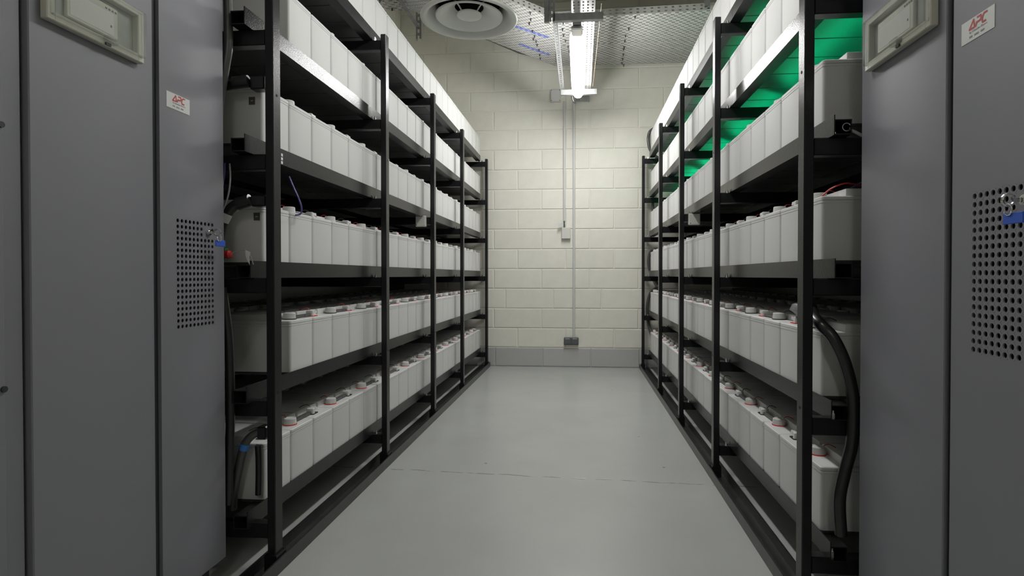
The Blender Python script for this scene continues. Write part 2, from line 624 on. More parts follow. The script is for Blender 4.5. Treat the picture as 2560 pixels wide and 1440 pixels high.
def battery_meshes():
    D = {}
    hx, hy = BL / 2, BW / 2
    m = MB()
    rr = lambda z, ins, r=.009: rrect(-hx + ins, hx - ins, -hy + ins, hy - ins, z, r)
    m.loft([rr(.010, .0008), rr(.1795, .0008), rr(.1805, 0), rr(.1875, 0)])
    D['case'] = m.mesh('case', 35)
    m = MB().loft([rr(0, .003), rr(.003, .0010), rr(.010, .0010)])
    D['base'] = m.mesh('base_tray', 35)
    m = MB()
    m.loft([rr(.1875, .0025), rr(.1892, .0025), rr(.1892, 0), rr(.1975, 0), rr(.200, .0025)])
    # raised centre block of the lid, leaving the terminal shelf free at the aisle end
    q = lambda z, ins: rrect(-hx + .070 + ins, hx - .070 - ins, -hy + .006 + ins, hy - .006 - ins, z, .004, 2)
    m.loft([q(.1995, 0), q(.221, .0015), q(.2225, .003)])
    q2 = lambda z, ins: rrect(hx - .071 - .002, hx - .018 - ins, hy - .040, hy - .012, z, .003, 1)
    D['lid'] = m.mesh('lid', 35)
    m = MB()
    ring = lambda r, z: [(r * math.cos(2 * PI * j / 18), r * math.sin(2 * PI * j / 18), z) for j in range(18)]
    m.loft([ring(.0235, .0025), ring(.0222, .0235), ring(.0205, .0255), ring(.017, .0255), ring(.016, .0245)])
    D['round_cap'] = m.mesh('terminal_cap', 35)
    m = MB()
    m.loft([rrect(-.016, .016, -.022, -.004, .002, .004, 2), rrect(-.015, .015, -.021, -.005, .022, .004, 2), rrect(-.012, .012, -.018, -.007, .0245, .003, 2)])
    m.loft([rrect(-.013, .013, -.006, .024, .012, .003, 2), rrect(-.012, .012, -.006, .023, .023, .003, 2)])
    D['square_cap'] = m.mesh('terminal_cap', 35)
    D['round_ring'] = MB().cyl((0, 0, 0), (0, 0, .0035), .0255, n=18).mesh('terminal_ring', 35)
    m = MB()
    m.loft([rrect(-.019, .019, -.025, .020, 0, .006, 2), rrect(-.019, .019, -.025, .020, .003, .006, 2)])
    D['square_ring'] = m.mesh('terminal_ring', 35)
    for sd, dy in CAP_DY.items():           # each battery carries its half of the connector to its neighbour
        e0, e1 = PITCH / 2 - dy - .0005, PITCH / 2 + dy - .0005
        m = MB().loft([rrect(-.0085, .0085, .020, e0, .003, .002, 1), rrect(-.0085, .0085, .020, e0, .012, .002, 1)])
        D['strap_round' + sd] = m.mesh('connector_strap')
        m = MB().loft([rrect(-.0085, .0085, -e1, -.018, .003, .002, 1), rrect(-.0085, .0085, -e1, -.018, .012, .002, 1)])
        D['strap_square' + sd] = m.mesh('connector_strap')
    m = MB()
    m.loft([rrect(-.020, .020, -.045, .045, 0, .003, 1), rrect(-.019, .019, -.044, .044, .020, .003, 1)])
    D['side_block'] = m.mesh('lid_block')
    D['wire_round'] = MB().tube([(-.014, 0, .020), (-.022, .003, .031), (-.034, .006, .033), (-.052, .008, .024)], .0014, 5, 3).mesh('sense_wire', 60)
    D['wire_square'] = MB().tube([(-.010, .010, .021), (-.018, .006, .032), (-.032, .000, .034), (-.052, -.006, .024)], .0014, 5, 3).mesh('sense_wire', 60)
    return D


BM = battery_meshes()
BM['base'].materials.append(MATS['base_dark'])
BM['case'].materials.append(MATS['battery_case'])
BM['lid'].materials.append(MATS['battery_lid'])
BM['side_block'].materials.append(MATS['battery_lid'])
for k_ in ('round_cap', 'square_cap'):
    BM[k_].materials.append(MATS['cap_grey'])
for sd in 'LR':
    BM['strap_round' + sd].materials.append(MATS['strap_dark'])
    BM['strap_square' + sd].materials.append(MATS['strap_dark'])
for base in ('round_ring', 'square_ring'):
    for c_ in ('red', 'black'):
        me = BM[base].copy(); me.name = 'terminal_ring'; me.materials.append(MATS['ring_' + c_]); BM[base + c_] = me
for base in ('wire_round', 'wire_square'):
    for c_ in ('red', 'black'):
        me = BM[base].copy(); me.name = 'sense_wire'; me.materials.append(MATS['wire_' + c_]); BM[base + c_] = me

ORD = ['', 'first', 'second', 'third', 'fourth', 'fifth', 'sixth', 'seventh', 'eighth', 'ninth', 'tenth', 'eleventh', 'twelfth',
       'thirteenth', 'fourteenth', 'fifteenth', 'sixteenth', 'seventeenth', 'eighteenth', 'nineteenth', 'twentieth',
       'twenty-first', 'twenty-second', 'twenty-third', 'twenty-fourth']
WHICH = {'L': 'rack under the round vent', 'R': 'rack with green-lit shelves'}
SHELF = ['bottom shelf', 'second shelf up', 'third shelf up', 'fourth shelf up', 'fifth shelf up', 'top shelf']
NB = 23
batteries = {}


def child(name, me, parent, loc, rz=0.0):
    o = bpy.data.objects.new(name, me)
    COL.objects.link(o)
    o.parent = parent
    o.location = loc
    o.rotation_euler = (0, 0, rz)
    return o


def place_battery(side, lvl, k, first, cap_dy):
    S = SIDES[side]
    y = {'L': 1.8285, 'R': 1.7475}[side] + PITCH * (k + .5)
    z = TOPS[lvl] + LEDGE
    root = empty('battery', world(S, .0748 + BL / 2 + random.uniform(-.0008, .0008), y, z), S['th'] + (PI if side == 'R' else 0))
    root.empty_display_size = .02
    nw, nc = NB - k, k - first + 1
    if nw <= 12 or lvl == 5:
        where = ORD[nw] + ' from block wall'
    else:
        where = ORD[nc] + ' from cabinet end'
    tag(root, 'grey battery %s, %s, %s' % (where, SHELF[lvl], WHICH[side]), 'battery', 'batteries on the %s' % WHICH[side])
    child('base_tray', BM['base'], root, (0, 0, 0))
    child('case', BM['case'], root, (0, 0, 0))
    lid = child('lid', BM['lid'], root, (0, 0, 0))
    rnd = (k % 2 == 1) if side == 'L' else (k % 2 == 0)
    col = 'red' if (lvl % 2 == 0) == rnd else 'black'
    flip = -1 if side == 'R' else 1
    cx = BL / 2 - .043
    for xx, rz, is_front in ((cx, 0, True), (-cx, PI, False)):
        kind = rnd if is_front else not rnd
        nm = 'round' if kind else 'square'
        cc = col if is_front else ('black' if col == 'red' else 'red')
        child('terminal_ring', BM[nm + '_ring' + cc], root, (xx, cap_dy * flip, BH), rz if side == 'L' else rz + PI)
        child('terminal_cap', BM[nm + '_cap'], root, (xx, cap_dy * flip, BH), rz if side == 'L' else rz + PI)
    child('sense_wire', BM[('wire_round' if rnd else 'wire_square') + col], root, (cx, cap_dy * flip, BH))
    if (rnd and k + 1 < NB) or (not rnd and k > first):
        child('connector_strap', BM[('strap_round' if rnd else 'strap_square') + side], root, (cx, cap_dy * flip, BH), 0 if side == 'L' else PI)
    batteries[(side, lvl, k)] = root
    return root


FIRST = {('L', 1): 1, ('L', 4): 1}
for side, dy in CAP_DY.items():
    for lvl in range(6):
        f0 = FIRST.get((side, lvl), 0)
        for k in range(f0, NB):
            place_battery(side, lvl, k, f0, dy)
# back rows: only dim lids and caps show, past the limit of single batteries, one joined object per rack
for side in 'LR':
    S = SIDES[side]
    m = MB()

    def add_mesh(me, T):
        b0 = len(m.v)
        m.v += [tuple(T @ v.co) for v in me.vertices]
        m.f += [tuple(b0 + i for i in p.vertices) for p in me.polygons]
    for lvl in range(6):
        for k in range(FIRST.get((side, lvl), 0), NB):
            y = {'L': 1.8285, 'R': 1.7475}[side] + PITCH * (k + .5)
            T = Matrix.Translation(world(S, .4925 + BL / 2, y, TOPS[lvl] + LEDGE)) @ Matrix.Rotation(S['th'] + (PI if side == 'R' else 0), 4, 'Z')
            for nm in ('base', 'case', 'lid'):
                add_mesh(BM[nm], T)
            for xx in (BL / 2 - .043, -BL / 2 + .043):
                add_mesh(BM['round_cap'], T @ Matrix.Translation((xx, 0, BH)))
    o = put('battery_back_row', m.mesh('battery_back_row', 35), 'battery_case')
    o['kind'] = 'stuff'
    tag(o, 'dim back rows of grey batteries deep inside the %s' % WHICH[side], 'battery')

# small dark labels with a yellow mark on the exposed end faces
for lvl, cx_, cz in ((3, -1.103, 1.557), (2, -1.088, 1.168), (0, -1.084, .385)):
    r = batteries[('L', lvl, 0)]
    lx, lz = cx_ - r.location.x, cz - r.location.z
    lb = put('side_label', MB().box(-.011, .011, -.0008, 0, -.013, .013), 'print_dark', r, (lx, -BW / 2 + .0006, lz))
    put('yellow_mark', MB().box(-.004, .004, -.0004, 0, -.0015, .0015), 'yellow_print', lb, (0, -.0008, 0))

# ------------------------------------------------------------------ grey cabinets
def cabinet(loc, rz, wd, seam, wh, depth, s_box, lock_label, name_label):
    """local frame: x outwards from the front, y to the viewer's right"""
    root = empty('battery_breaker_cabinet', loc, rz)
    tag(root, name_label, 'cabinet')
    W = wd + seam + wh
    H = 2.0
    T = .02
    put('plinth', MB().box(-depth + .02, -.05, .01, W - .01, 0, .075), 'cabinet_gap', root)
    m = MB()                                             # open-fronted carcass
    m.box(-depth, -T, 0, .004, .075, H).box(-depth, -T, W - .004, W, .075, H)
    m.box(-depth, -T, .004, W - .004, .075, .08).box(-depth, -T, .004, W - .004, H - .005, H)
    m.box(-depth, -depth + .004, .004, W - .004, .08, H - .005)
    m.box(-.075, -.070, .004, W - .004, .08, H - .005)
    put('carcass', m, 'cabinet_paint', root)
    put('inner_plate', MB().box(-.069, -.066, .006, W - .006, .082, H - .006), 'cabinet_inside', root)
    put('door_gap', MB().box(-.022, -.010, wd - .002, wd + seam + .002, .082, H - .006), 'cabinet_gap', root)
    # plain display panel
    dp = put('display_panel', MB().cbox(-T, 0, .001, wd, .075, H, .0022), 'cabinet_paint', root)
    # perforated door
    y0, y1 = wd + seam, W
    pit, nc, nr = .0166, 10, 19
    hy0, hz0 = y0 + .067 - pit / 2, .825 - pit / 2
    hy1, hz1 = hy0 + nc * pit, hz0 + nr * pit
    m = MB()
    m.box(-T, 0, y0, hy0, .075, H).box(-T, 0, hy1, y1, .075, H)
    m.box(-T, 0, hy0, hy1, .075, hz0).box(-T, 0, hy0, hy1, hz1, H)
    skip = {(7, 17), (8, 17), (7, 16), (8, 16), (9, 16)}
    rr, nn = .0056, 12
    for i in range(nc):
        for j in range(nr):
            cy, cz = hy0 + (i + .5) * pit, hz0 + (j + .5) * pit
            if (i, j) in skip:
                m.box(-T, 0, cy - pit / 2, cy + pit / 2, cz - pit / 2, cz + pit / 2)
                continue
            b = len(m.v)
            sq = []
            for k in range(nn):
                a = 2 * PI * k / nn
                ca, sa = math.cos(a), math.sin(a)
                t = pit / 2 / max(abs(ca), abs(sa))
                sq.append((0, cy + ca * t, cz + sa * t))
            ci = [(0, cy + rr * math.cos(2 * PI * k / nn), cz + rr * math.sin(2 * PI * k / nn)) for k in range(nn)]
            ib = [(-.003, p[1], p[2]) for p in ci]
            m.v += sq + ci + ib
            for k in range(nn):
                k2 = (k + 1) % nn
                m.f.append((b + k, b + k2, b + nn + k2, b + nn + k))
                m.f.append((b + nn + k, b + nn + k2, b + 2 * nn + k2, b + 2 * nn + k))
            # square corner fills
            for q in range(4):
                a = [nn // 8 + q * nn // 4] if nn % 8 == 0 else None
    door = put('perforated_door', m, 'cabinet_paint', root)
    # corner fills: sheet just behind the ring of holes, same paint
    m = MB()
    for i in range(nc + 1):
        for j in range(nr + 1):
            cy, cz = hy0 + i * pit, hz0 + j * pit
            m.v += [(-.0002, cy - .0032, cz), (-.0002, cy, cz - .0032), (-.0002, cy + .0032, cz), (-.0002, cy, cz + .0032)]
            b = len(m.v) - 4
            m.f.append((b, b + 1, b + 2, b + 3))
    put('hole_web', m, 'cabinet_paint', door)
    # maker's label
    ly, lz = y0 + .0255, 1.4305
    lw, lh = .092, .0435
    lab = put('maker_label', MB().box(0, .0007, 0, lw, 0, lh), 'label_white', root, (.0001, ly, lz))
    logo(lab, lw, lh)
    # key lock
    ky, kz = y0 + .067 + 8.05 * pit - .004, .825 + 16.55 * pit
    lk = put('key_lock', MB().cyl((0, 0, 0), (.006, 0, 0), .0098, .0092, 18).cyl((.006, 0, 0), (.0075, 0, 0), .0066, n=16).mesh('key_lock', 35), 'chrome', root, (.0002, ky, kz))
    put('keyway', MB().box(.0075, .0079, -.0008, .0008, -.004, .004), 'cabinet_inside', lk)
    # key with a blue tag, hanging in the lock: a thing of its own
    c, s_ = math.cos(rz), math.sin(rz)
    kl = (loc[0] + c * .0085 - s_ * ky, loc[1] + s_ * .0085 + c * ky, kz)
    key = empty('cabinet_key', kl, rz)
    key.empty_display_size = .02
    tag(key, lock_label, 'key')
    m = MB().box(0, .012, -.0008, .0008, -.0035, .0035)
    ringp = [(.021 + .010 * math.cos(2 * PI * k / 14), .0, .010 * math.sin(2 * PI * k / 14)) for k in range(15)]
    m.tube(ringp, .0026, 6, 1)
    put('key_bow', m, 'chrome', key)
    rg = [(.024, .004 + .009 * math.cos(2 * PI * k / 14), -.017 + .010 * math.sin(2 * PI * k / 14)) for k in range(15)]
    put('split_ring', MB().tube(rg, .0010, 5, 1).mesh('split_ring', 60), 'chrome', key)
    put('tag', MB().cbox(.020, .023, -.010, .036, -.042, -.023, .001), 'tag_blue', key)
    # display window: cream frame, recess, module and clear hinged cover
    a, b = s_box
    z0, z1 = 1.507, 1.637
    P = .017
    f = MB()
    bw = .020
    f.cbox(0, P, a, a + bw, z0, z1, .002).cbox(0, P, b - bw, b, z0, z1, .002)
    f.cbox(0, P, a + bw - .003, b - bw + .003, z0, z0 + bw, .002).cbox(0, P, a + bw - .003, b - bw + .003, z1 - bw * .8, z1, .002)
    fr = put('display_frame', f, 'cream_plastic', dp)
    put('display_back', MB().box(.0006, .003, a + bw - .002, b - bw + .002, z0 + bw - .002, z1 - bw + .002), 'lcd_grey', fr)
    mo = put('display_module', MB().cbox(.003, .011, a + .052, b - .075, z0 + .027, z1 - .028, .002), 'cream_plastic', fr)
    put('display_screen', MB().box(.011, .0116, a + .060, b - .088, z0 + .034, z1 - .044), 'paper_white', mo)
    m = MB()
    for q in range(4):
        m.box(.0112, .0118, b - .112 + .009 * q, b - .107 + .009 * q, z1 - .040, z1 - .036)
    m.box(.0118, .0121, b - .098, b - .094, z0 + .052, z0 + .057)
    put('display_marks', m, 'print_dark', mo)
    # clear cover: five thin walls
    c0, c1, d0, d1, th, pr = a + .008, b - .006, z0 + .012, z1 - .006, .0022, .029
    m = MB()
    m.box(pr - th, pr, c0, c1, d0, d1)
    m.box(P, pr - th, c0, c0 + th, d0, d1).box(P, pr - th, c1 - th, c1, d0, d1)
    m.box(P, pr - th, c0 + th, c1 - th, d0, d0 + th).box(P, pr - th, c0 + th, c1 - th, d1 - th, d1)
    cov = put('clear_cover', m, 'clear_acrylic', fr)
    put('cover_catch', MB().cbox(P, pr + .004, (a + b) / 2 + .005, (a + b) / 2 + .035, z0 + .006, z0 + .022, .002), 'clear_acrylic', cov)
    put('catch_slot', MB().box(P, P + .004, (a + b) / 2 + .012, (a + b) / 2 + .026, z0 + .002, z0 + .008), 'print_dark', fr)
    return root


def stroke(m, pts, wd):
    """flat lettering stroke in the label plane"""
    for (p, q) in zip(pts[:-1], pts[1:]):
        p, q = Vector((p[0], p[1])), Vector((q[0], q[1]))
        d = (q - p).normalized()
        n = Vector((-d.y, d.x)) * wd / 2
        p2, q2 = p - d * wd * .3, q + d * wd * .3
        b = len(m.v)
        m.v += [(len(m.f) * 1.5e-5, c.x, c.y) for c in (p2 - n, q2 - n, q2 + n, p2 + n)]
        m.f.append((b, b + 1, b + 2, b + 3))


def text_mesh(txt, size, name):
    cu = bpy.data.curves.new(name, 'FONT')
    cu.body = txt
    cu.size = size
    cu.resolution_u = 2
    t = bpy.data.objects.new(name, cu)
    COL.objects.link(t)
    bpy.context.view_layer.update()
    me = bpy.data.meshes.new_from_object(t.evaluated_get(bpy.context.evaluated_depsgraph_get()))
    bpy.data.objects.remove(t)
    # text lies in x-y; turn it to the label plane (y right, z up)
    me.transform(Matrix(((0, 0, 1, 0), (1, 0, 0, 0), (0, 1, 0, 0), (0, 0, 0, 1))))
    return me


def logo(lab, lw, lh):
    m = MB()
    x0, h = lw * .255, lh * .36
    zb = lh * .54
    sl = .22                                    # slant
    P = lambda x, z: (x0 + x + z * sl, zb + z)
    ww = .0037
    stroke(m, [P(0, 0), P(.0085, h), P(.0150, 0), P(0, 0)], ww)
    stroke(m, [P(.0190, h), P(.0285, h), P(.0305, h * .75), P(.0285, h * .42), P(.0190, h * .42), P(.0180, 0)], ww)
    stroke(m, [P(.0450, h), P(.0375, h), P(.0345, h * .7), P(.0345, h * .28), P(.0370, 0), P(.0450, 0)], ww)
    put('logo_letters', m, 'logo_red', lab, (.0010, 0, 0))
    t = text_mesh('by Schneider Electric', .0058, 'maker_line')
    xs = [v.co.y for v in t.vertices]
    s = (.050) / (max(xs) - min(xs))
    t.transform(Matrix.Diagonal((1, s, 1, 1)))
    put('maker_line', t, 'print_dark', lab, (.0010, x0, lh * .36))
    m = MB()
    x = x0
    for wd in (.009, .013, .011):
        for q in range(4):
            m.box(0, .0002, x + q * wd / 4, x + (q + .7) * wd / 4, lh * .15, lh * .235)
        x += wd + .005
    put('small_print', m, 'print_grey', lab, (.0009, 0, 0))


cabinet((-1.125, 1.073, 0), 0.0, .340, .023, .272, .78, (.026, .291), 'key with blue tag in the lock of the cabinet near the round vent',
        'grey cabinet standing against the rack under the round vent')
cabinet((.765, 1.631, 0), PI, .363, .022, .278, .80, (.052, .336), 'key with blue tag in the lock of cabinet beside green-lit rack',
        'grey cabinet standing against the rack with green-lit shelves')

# neighbouring cabinet on the left, only its edge shows
nb = empty('side_cabinet', (-1.125, 1.068, 0))
tag(nb, 'plain grey cabinet edge with two dark screws beside the labelled cabinet', 'cabinet')
put('carcass', MB().box(-.78, -.024, -.85, -.002, .02, 2.0), 'cabinet_gap', nb)
put('corner_post', MB().cbox(-.024, -.010, -.044, -.002, .02, 2.0, .002), 'cabinet_paint', nb)
put('door', MB().cbox(-.022, .0, -.85, -.046, .03, 1.99, .003), 'cabinet_paint', nb)
for z in (.747, 1.263):
    put('screw', MB().cyl((0, -.052, z), (.004, -.052, z), .006, n=12), 'cabinet_gap', nb)

# ------------------------------------------------------------------ ceiling battens, their tray and brackets
def batten(y0, y1, mname, label):
    root = empty('ceiling_lamp', (-.027, (y0 + y1) / 2, 2.690))
    tag(root, label, 'lamp', )
    L = y1 - y0
    m = MB()
    R = []
    n = 20
    prof = [(-.5, .55), (-.497, .78), (-.485, .90), (-.40, .98), (-.25, 1.0), (.25, 1.0), (.36, .96), (.44, .82), (.485, .60), (.497, .45), (.5, .3)]
    for t, s in prof:
        ring = []
        for j in range(n):
            a = 2 * PI * j / n
            cx_, sz = math.cos(a), math.sin(a)
            ex = math.copysign(abs(cx_) ** .7, cx_) * .056 * s
            ez = math.copysign(abs(sz) ** .7, sz) * .028 * (.55 + .45 * s)
            ring.append((ex, t * L, -.046 + ez))
        R.append(ring)
    m.loft(R)
    put('diffuser', m.mesh('diffuser', 50), mname, root)
    put('housing', MB().cbox(-.030, .030, -L / 2 - .14, L / 2 - .03, -.036, .030, .005), 'lamp_body', root)
    m = MB().cbox(-.038, .038, -L / 2 - .13, -L / 2 - .004, -.066, -.037, .008)
    put('gear_cover', m, 'chrome', root)
    return root


batten(3.975, 5.335, 'lamp_far', 'glowing white batten lamp between the two slotted brackets near the block wall')
batten(1.52, 2.88, 'lamp_middle', 'white batten lamp over the middle of the aisle floor')
batten(-2.25, -.89, 'lamp_passage', 'white batten lamp high above the passage between the grey cabinets')


def slotted(m, corners, rows, pitch, slot, skip=None, stagger=True, th=None):
    """sheet with rows of open slots. corners: p00 p10 p11 p01 (s along the slots, t across); lengths in metres."""
    p00, p10, p11, p01 = (Vector(c) for c in corners)
    Ls = ((p10 - p00).length + (p11 - p01).length) / 2

    def P(s, t):
        return (p00 * (1 - s) + p10 * s) * (1 - t) + (p01 * (1 - s) + p11 * s) * t

    def quad(s0, s1, t0, t1):
        b = len(m.v)
        m.v.extend(tuple(P(a, c)) for a, c in ((s0, t0), (s1, t0), (s1, t1), (s0, t1)))
        m.f.append((b, b + 1, b + 2, b + 3))
    rh = 1.0 / rows
    sw = .36 * rh
    n = max(1, int(Ls / pitch))
    ps, sl = 1.0 / n, slot / Ls
    for r in range(rows):
        tc = (r + .5) * rh
        quad(0, 1, r * rh, tc - sw / 2)
        quad(0, 1, tc + sw / 2, (r + 1) * rh)
        off = (.5 if r % 2 and stagger else 0) * ps + .25 * ps
        x = 0.0
        for k in range(n):
            a = off + k * ps - sl / 2
            b_ = a + sl
            if b_ > 1:
                break
            if a > x:
                quad(x, a, tc - sw / 2, tc + sw / 2)
            x = b_
        if x < 1:
            quad(x, 1, tc - sw / 2, tc + sw / 2)


def flange(m, p, q, h, pitch=.055):
    """upright edge of a tray from p to q, with a row of slots near its foot and its top"""
    p, q = Vector(p), Vector(q)
    up = Vector((0, 0, h))
    slotted(m, [p, q, q + up, p + up], 2, pitch, .020, stagger=False)


ZT = 3.10
A00, A10 = (-.225, 4.735, ZT), (XW1, 4.66, ZT)
A01, A11 = (-.255, 5.800, ZT), (XW1, 5.83, ZT)
Am0, Am1 = (-.232, 5.285, ZT), (XW1, 5.235, ZT)
tr = empty('cable_tray', (0, 5.2, ZT))
tag(tr, 'wide perforated metal cable tray running to the green-lit side above the lamp', 'cable tray')


def rel(o, parent):
    o.parent = parent
    o.matrix_parent_inverse = parent.matrix_basis.inverted()
    return o


def tray_part(name, parent, m, mt='tray_metal', mod=.0016):
    o = put(name, m, mt)
    rel(o, parent)
    if mod:
        s = o.modifiers.new('thickness', 'SOLIDIFY')
        s.thickness = mod
    return o


m = MB(); slotted(m, [A00, A10, Am1, Am0], 19, .060, .030); tray_part('slotted_plate', tr, m)
e = (0, .004, 0)
add = lambda p, d: tuple(a + b for a, b in zip(p, d))
m = MB(); slotted(m, [add(Am0, e), add(Am1, e), A11, A01], 19, .060, .030); tray_part('slotted_plate', tr, m)
m = MB(); flange(m, A00, A10, .055); tray_part('side_flange', tr, m)
m = MB(); flange(m, A01, A11, .055); tray_part('side_flange', tr, m)

tb = empty('cable_tray', (-.8, 4.6, ZT))
tag(tb, 'perforated cable tray running diagonally behind the round vent, with two blue labels', 'cable tray')
B00, B01 = (-1.36, 3.58, ZT), (-1.36, 4.485, ZT)
Bm = (-1.36, 4.03, ZT)
m = MB(); slotted(m, [B00, add(A00, (-.003, 0, 0)), add(Am0, (-.003, 0, 0)), Bm], 18, .060, .030); tray_part('slotted_plate', tb, m)
m = MB(); slotted(m, [Bm, add(Am0, (-.003, 0, 0)), add(A01, (-.003, 0, 0)), B01], 18, .060, .030); tray_part('slotted_plate', tb, m)
m = MB(); flange(m, B00, add(A00, (-.003, 0, 0)), .055); tray_part('side_flange', tb, m)
m = MB(); flange(m, B01, add(A01, (-.003, 0, 0)), .055); tray_part('side_flange', tb, m)
tc_ = empty('cable_tray', (-1.6, 4.0, ZT))
tag(tc_, 'perforated cable tray end fixed to the side wall above the batteries', 'cable tray')
C0, C1 = (XW0 + .01, 3.58, ZT), (XW0 + .01, 4.485, ZT)
m = MB(); slotted(m, [C0, add(B00, (-.003, 0, 0)), add(B01, (-.003, 0, 0)), C1], 30, .060, .030); tray_part('slotted_plate', tc_, m)
m = MB(); flange(m, C0, add(B00, (-.003, 0, 0)), .055); tray_part('side_flange', tc_, m)
m = MB(); flange(m, C1, add(B01, (-.003, 0, 0)), .055); tray_part('side_flange', tc_, m)

# cable ties hanging through the slots
tie_me = MB().box(-.0035, .0035, -.004, .004, -.022, .012).box(-.012, .014, -.0015, .0015, -.004, -.001).mesh('cable_tie')
tie_me.materials.append(MATS['rubber_black'])


def ties(parent, pts):
    for x, y in pts:
        o = bpy.data.objects.new('cable_tie', tie_me)
        COL.objects.link(o)
        o.location = (x, y, ZT)
        o.rotation_euler = (0, 0, random.uniform(-.6, .6))
        rel(o, parent)


ties(tr, [(.441, 4.74), (.409, 4.96), (.392, 5.107), (.395, 5.216), (.398, 5.355), (.397, 5.408), (.403, 5.53), (.406, 5.644), (.407, 5.754), (.428, 5.82),
          (-.15, 4.80), (-.16, 4.93), (-.155, 5.05), (-.14, 5.17), (-.12, 5.30), (-.11, 5.42), (-.10, 5.55)])
ties(tb, [(-.409, 4.596), (-.416, 4.716), (-.435, 4.789), (-.421, 4.937), (-.411, 5.041), (-.427, 5.103), (-.407, 5.159), (-.404, 5.238), (-.394, 5.354), (-.396, 5.475), (-.397, 5.563),
          (-1.18, 4.06), (-1.10, 4.3)])
ties(tc_, [(-1.52, 4.16), (-1.55, 4.30), (-1.50, 4.44)])
# blue printed labels under the diagonal tray
for (xa, ya), (xb, yb) in (((-.558, 4.846), (-.292, 5.099)), ((-.570, 5.212), (-.303, 5.502))):
    L = math.hypot(xb - xa, yb - ya)
    an = math.atan2(yb - ya, xb - xa)
    o = put('blue_label', MB().box(0, L, -.015, .015, -.004, -.0025), 'label_blue', None, (xa, ya, ZT), an)
    rel(o, tb)
    m = MB()
    x = .03
    while x < L - .05:
        l_ = random.uniform(.012, .03)
        m.box(x, x + l_, -.002, .002, -.0045, -.0041)
        x += l_ + random.uniform(.02, .06)
    put('label_print', m, 'paper_white', o)
# cables lying in the trays (seen dark through the slots)
for i in range(9):
    t = .06 + i * .108
    p = [Vector(C0).lerp(Vector(C1), t), Vector(B00).lerp(Vector(B01), t), Vector(A00).lerp(Vector(A01), t), Vector(A10).lerp(Vector(A11), t)]
    r = .028 + .008 * random.random()
    pts = [(q.x + (.04 if j == 0 else -.02 if j == 3 else 0), q.y, ZT + r + .004) for j, q in enumerate(p)]
    o = put('power_cable', MB().tube(pts, r, 8, 4).mesh('power_cable', 60), 'rubber_black')
    tag(o, 'thick black cable lying in the perforated tray above the aisle', 'cable', 'cables in the ceiling tray')

# narrow white tray the lamps hang from
wt = empty('lighting_tray', (.014, 2.0, 2.750))
tag(wt, 'narrow white perforated tray above the batten lamps', 'cable tray')
m = MB()
YE = 5.49
for i in range(5):
    xa, xb = -.063 + .031 * i, -.063 + .031 * (i + 1)
    slotted(m, [(xa, -2.5, 2.750), (xa, YE, 2.750), (xb, YE, 2.750), (xb, -2.5, 2.750)], 1, .042, .022, stagger=False)
tray_part('slotted_plate', wt, m, 'tray_white')
for x in (-.063, .092):
    m = MB().box(x - .0015, x + .0015, -2.5, YE, 2.750, 2.787)
    tray_part('side_flange', wt, m, 'tray_white', 0)
pp = empty('perforated_plate', (.012, 5.96, 2.86))
tag(pp, 'short perforated metal plate on the block wall behind the glowing lamp', 'plate')
m = MB()
for i in range(4):
    z0 = 2.790 + .036 * i
    slotted(m, [(-.062, 5.975, z0), (.085, 5.975, z0), (.085, 5.975, z0 + .036), (-.062, 5.975, z0 + .036)], 1, .024, .009, stagger=False)
tray_part('plate_face', pp, m, 'galvanised')
m = MB().box(-.062, -.060, 5.977, 6.018, 2.79, 2.934).box(.083, .085, 5.977, 6.018, 2.79, 2.934)
tray_part('plate_sides', pp, m, 'galvanised', 0)

# brackets: cross channel, slotted strut and hanger
def bracket(y, hang, label):
    b = empty('lamp_bracket', (-.02, y, 2.672))
    tag(b, label, 'bracket')
    m = MB()
    x0, x1, z0, z1 = -.186, .144, 2.647, 2.694
    m.box(x0, x1, y - .018, y - .015, z0, z1).box(x0, x1, y - .015, y + .018, z0, z0 + .003).box(x0, x1, y + .015, y + .018, z0 + .003, z1)
    rel(put('cross_channel', m, 'galvanised'), b)
    if hang:
        m = MB()
        m.box(-.209, -.206, y - .018, y + .018, 2.643, ZC).box(-.176, -.173, y - .018, y + .018, 2.643, ZC)
        slotted(m, [(-.206, y - .018, 2.643), (-.206, y - .018, ZC), (-.176, y - .018, ZC), (-.176, y - .018, 2.643)], 1, .05, .028, stagger=False)
        m.box(-.243, -.211, y - .013, y + .013, 2.643, ZC)
        rel(put('hanger', m, 'galvanised'), b)
    return b


bracket(3.777, True, 'steel bracket with slotted hanger at the end of the glowing lamp under the cable tray')
b_ = bracket(5.315, False, 'steel channel bracket at the block wall end of the glowing lamp')
bracket(3.05, True, 'steel bracket with slotted hanger at the end of the middle lamp')
sl = empty('slotted_strut', (-.176, 4.5, 2.707))
tag(sl, 'long slotted steel strut running beside the glowing lamp', 'strut')
m = MB()
m.box(-.194, -.191, 3.80, 5.29, 2.697, 2.720).box(-.162, -.159, 3.80, 5.29, 2.697, 2.720)
slotted(m, [(-.191, 3.80, 2.699), (-.191, 5.29, 2.699), (-.162, 5.29, 2.699), (-.162, 3.80, 2.699)], 1, .047, .024, stagger=False)
rel(put('strut_body', m, 'galvanised'), sl)
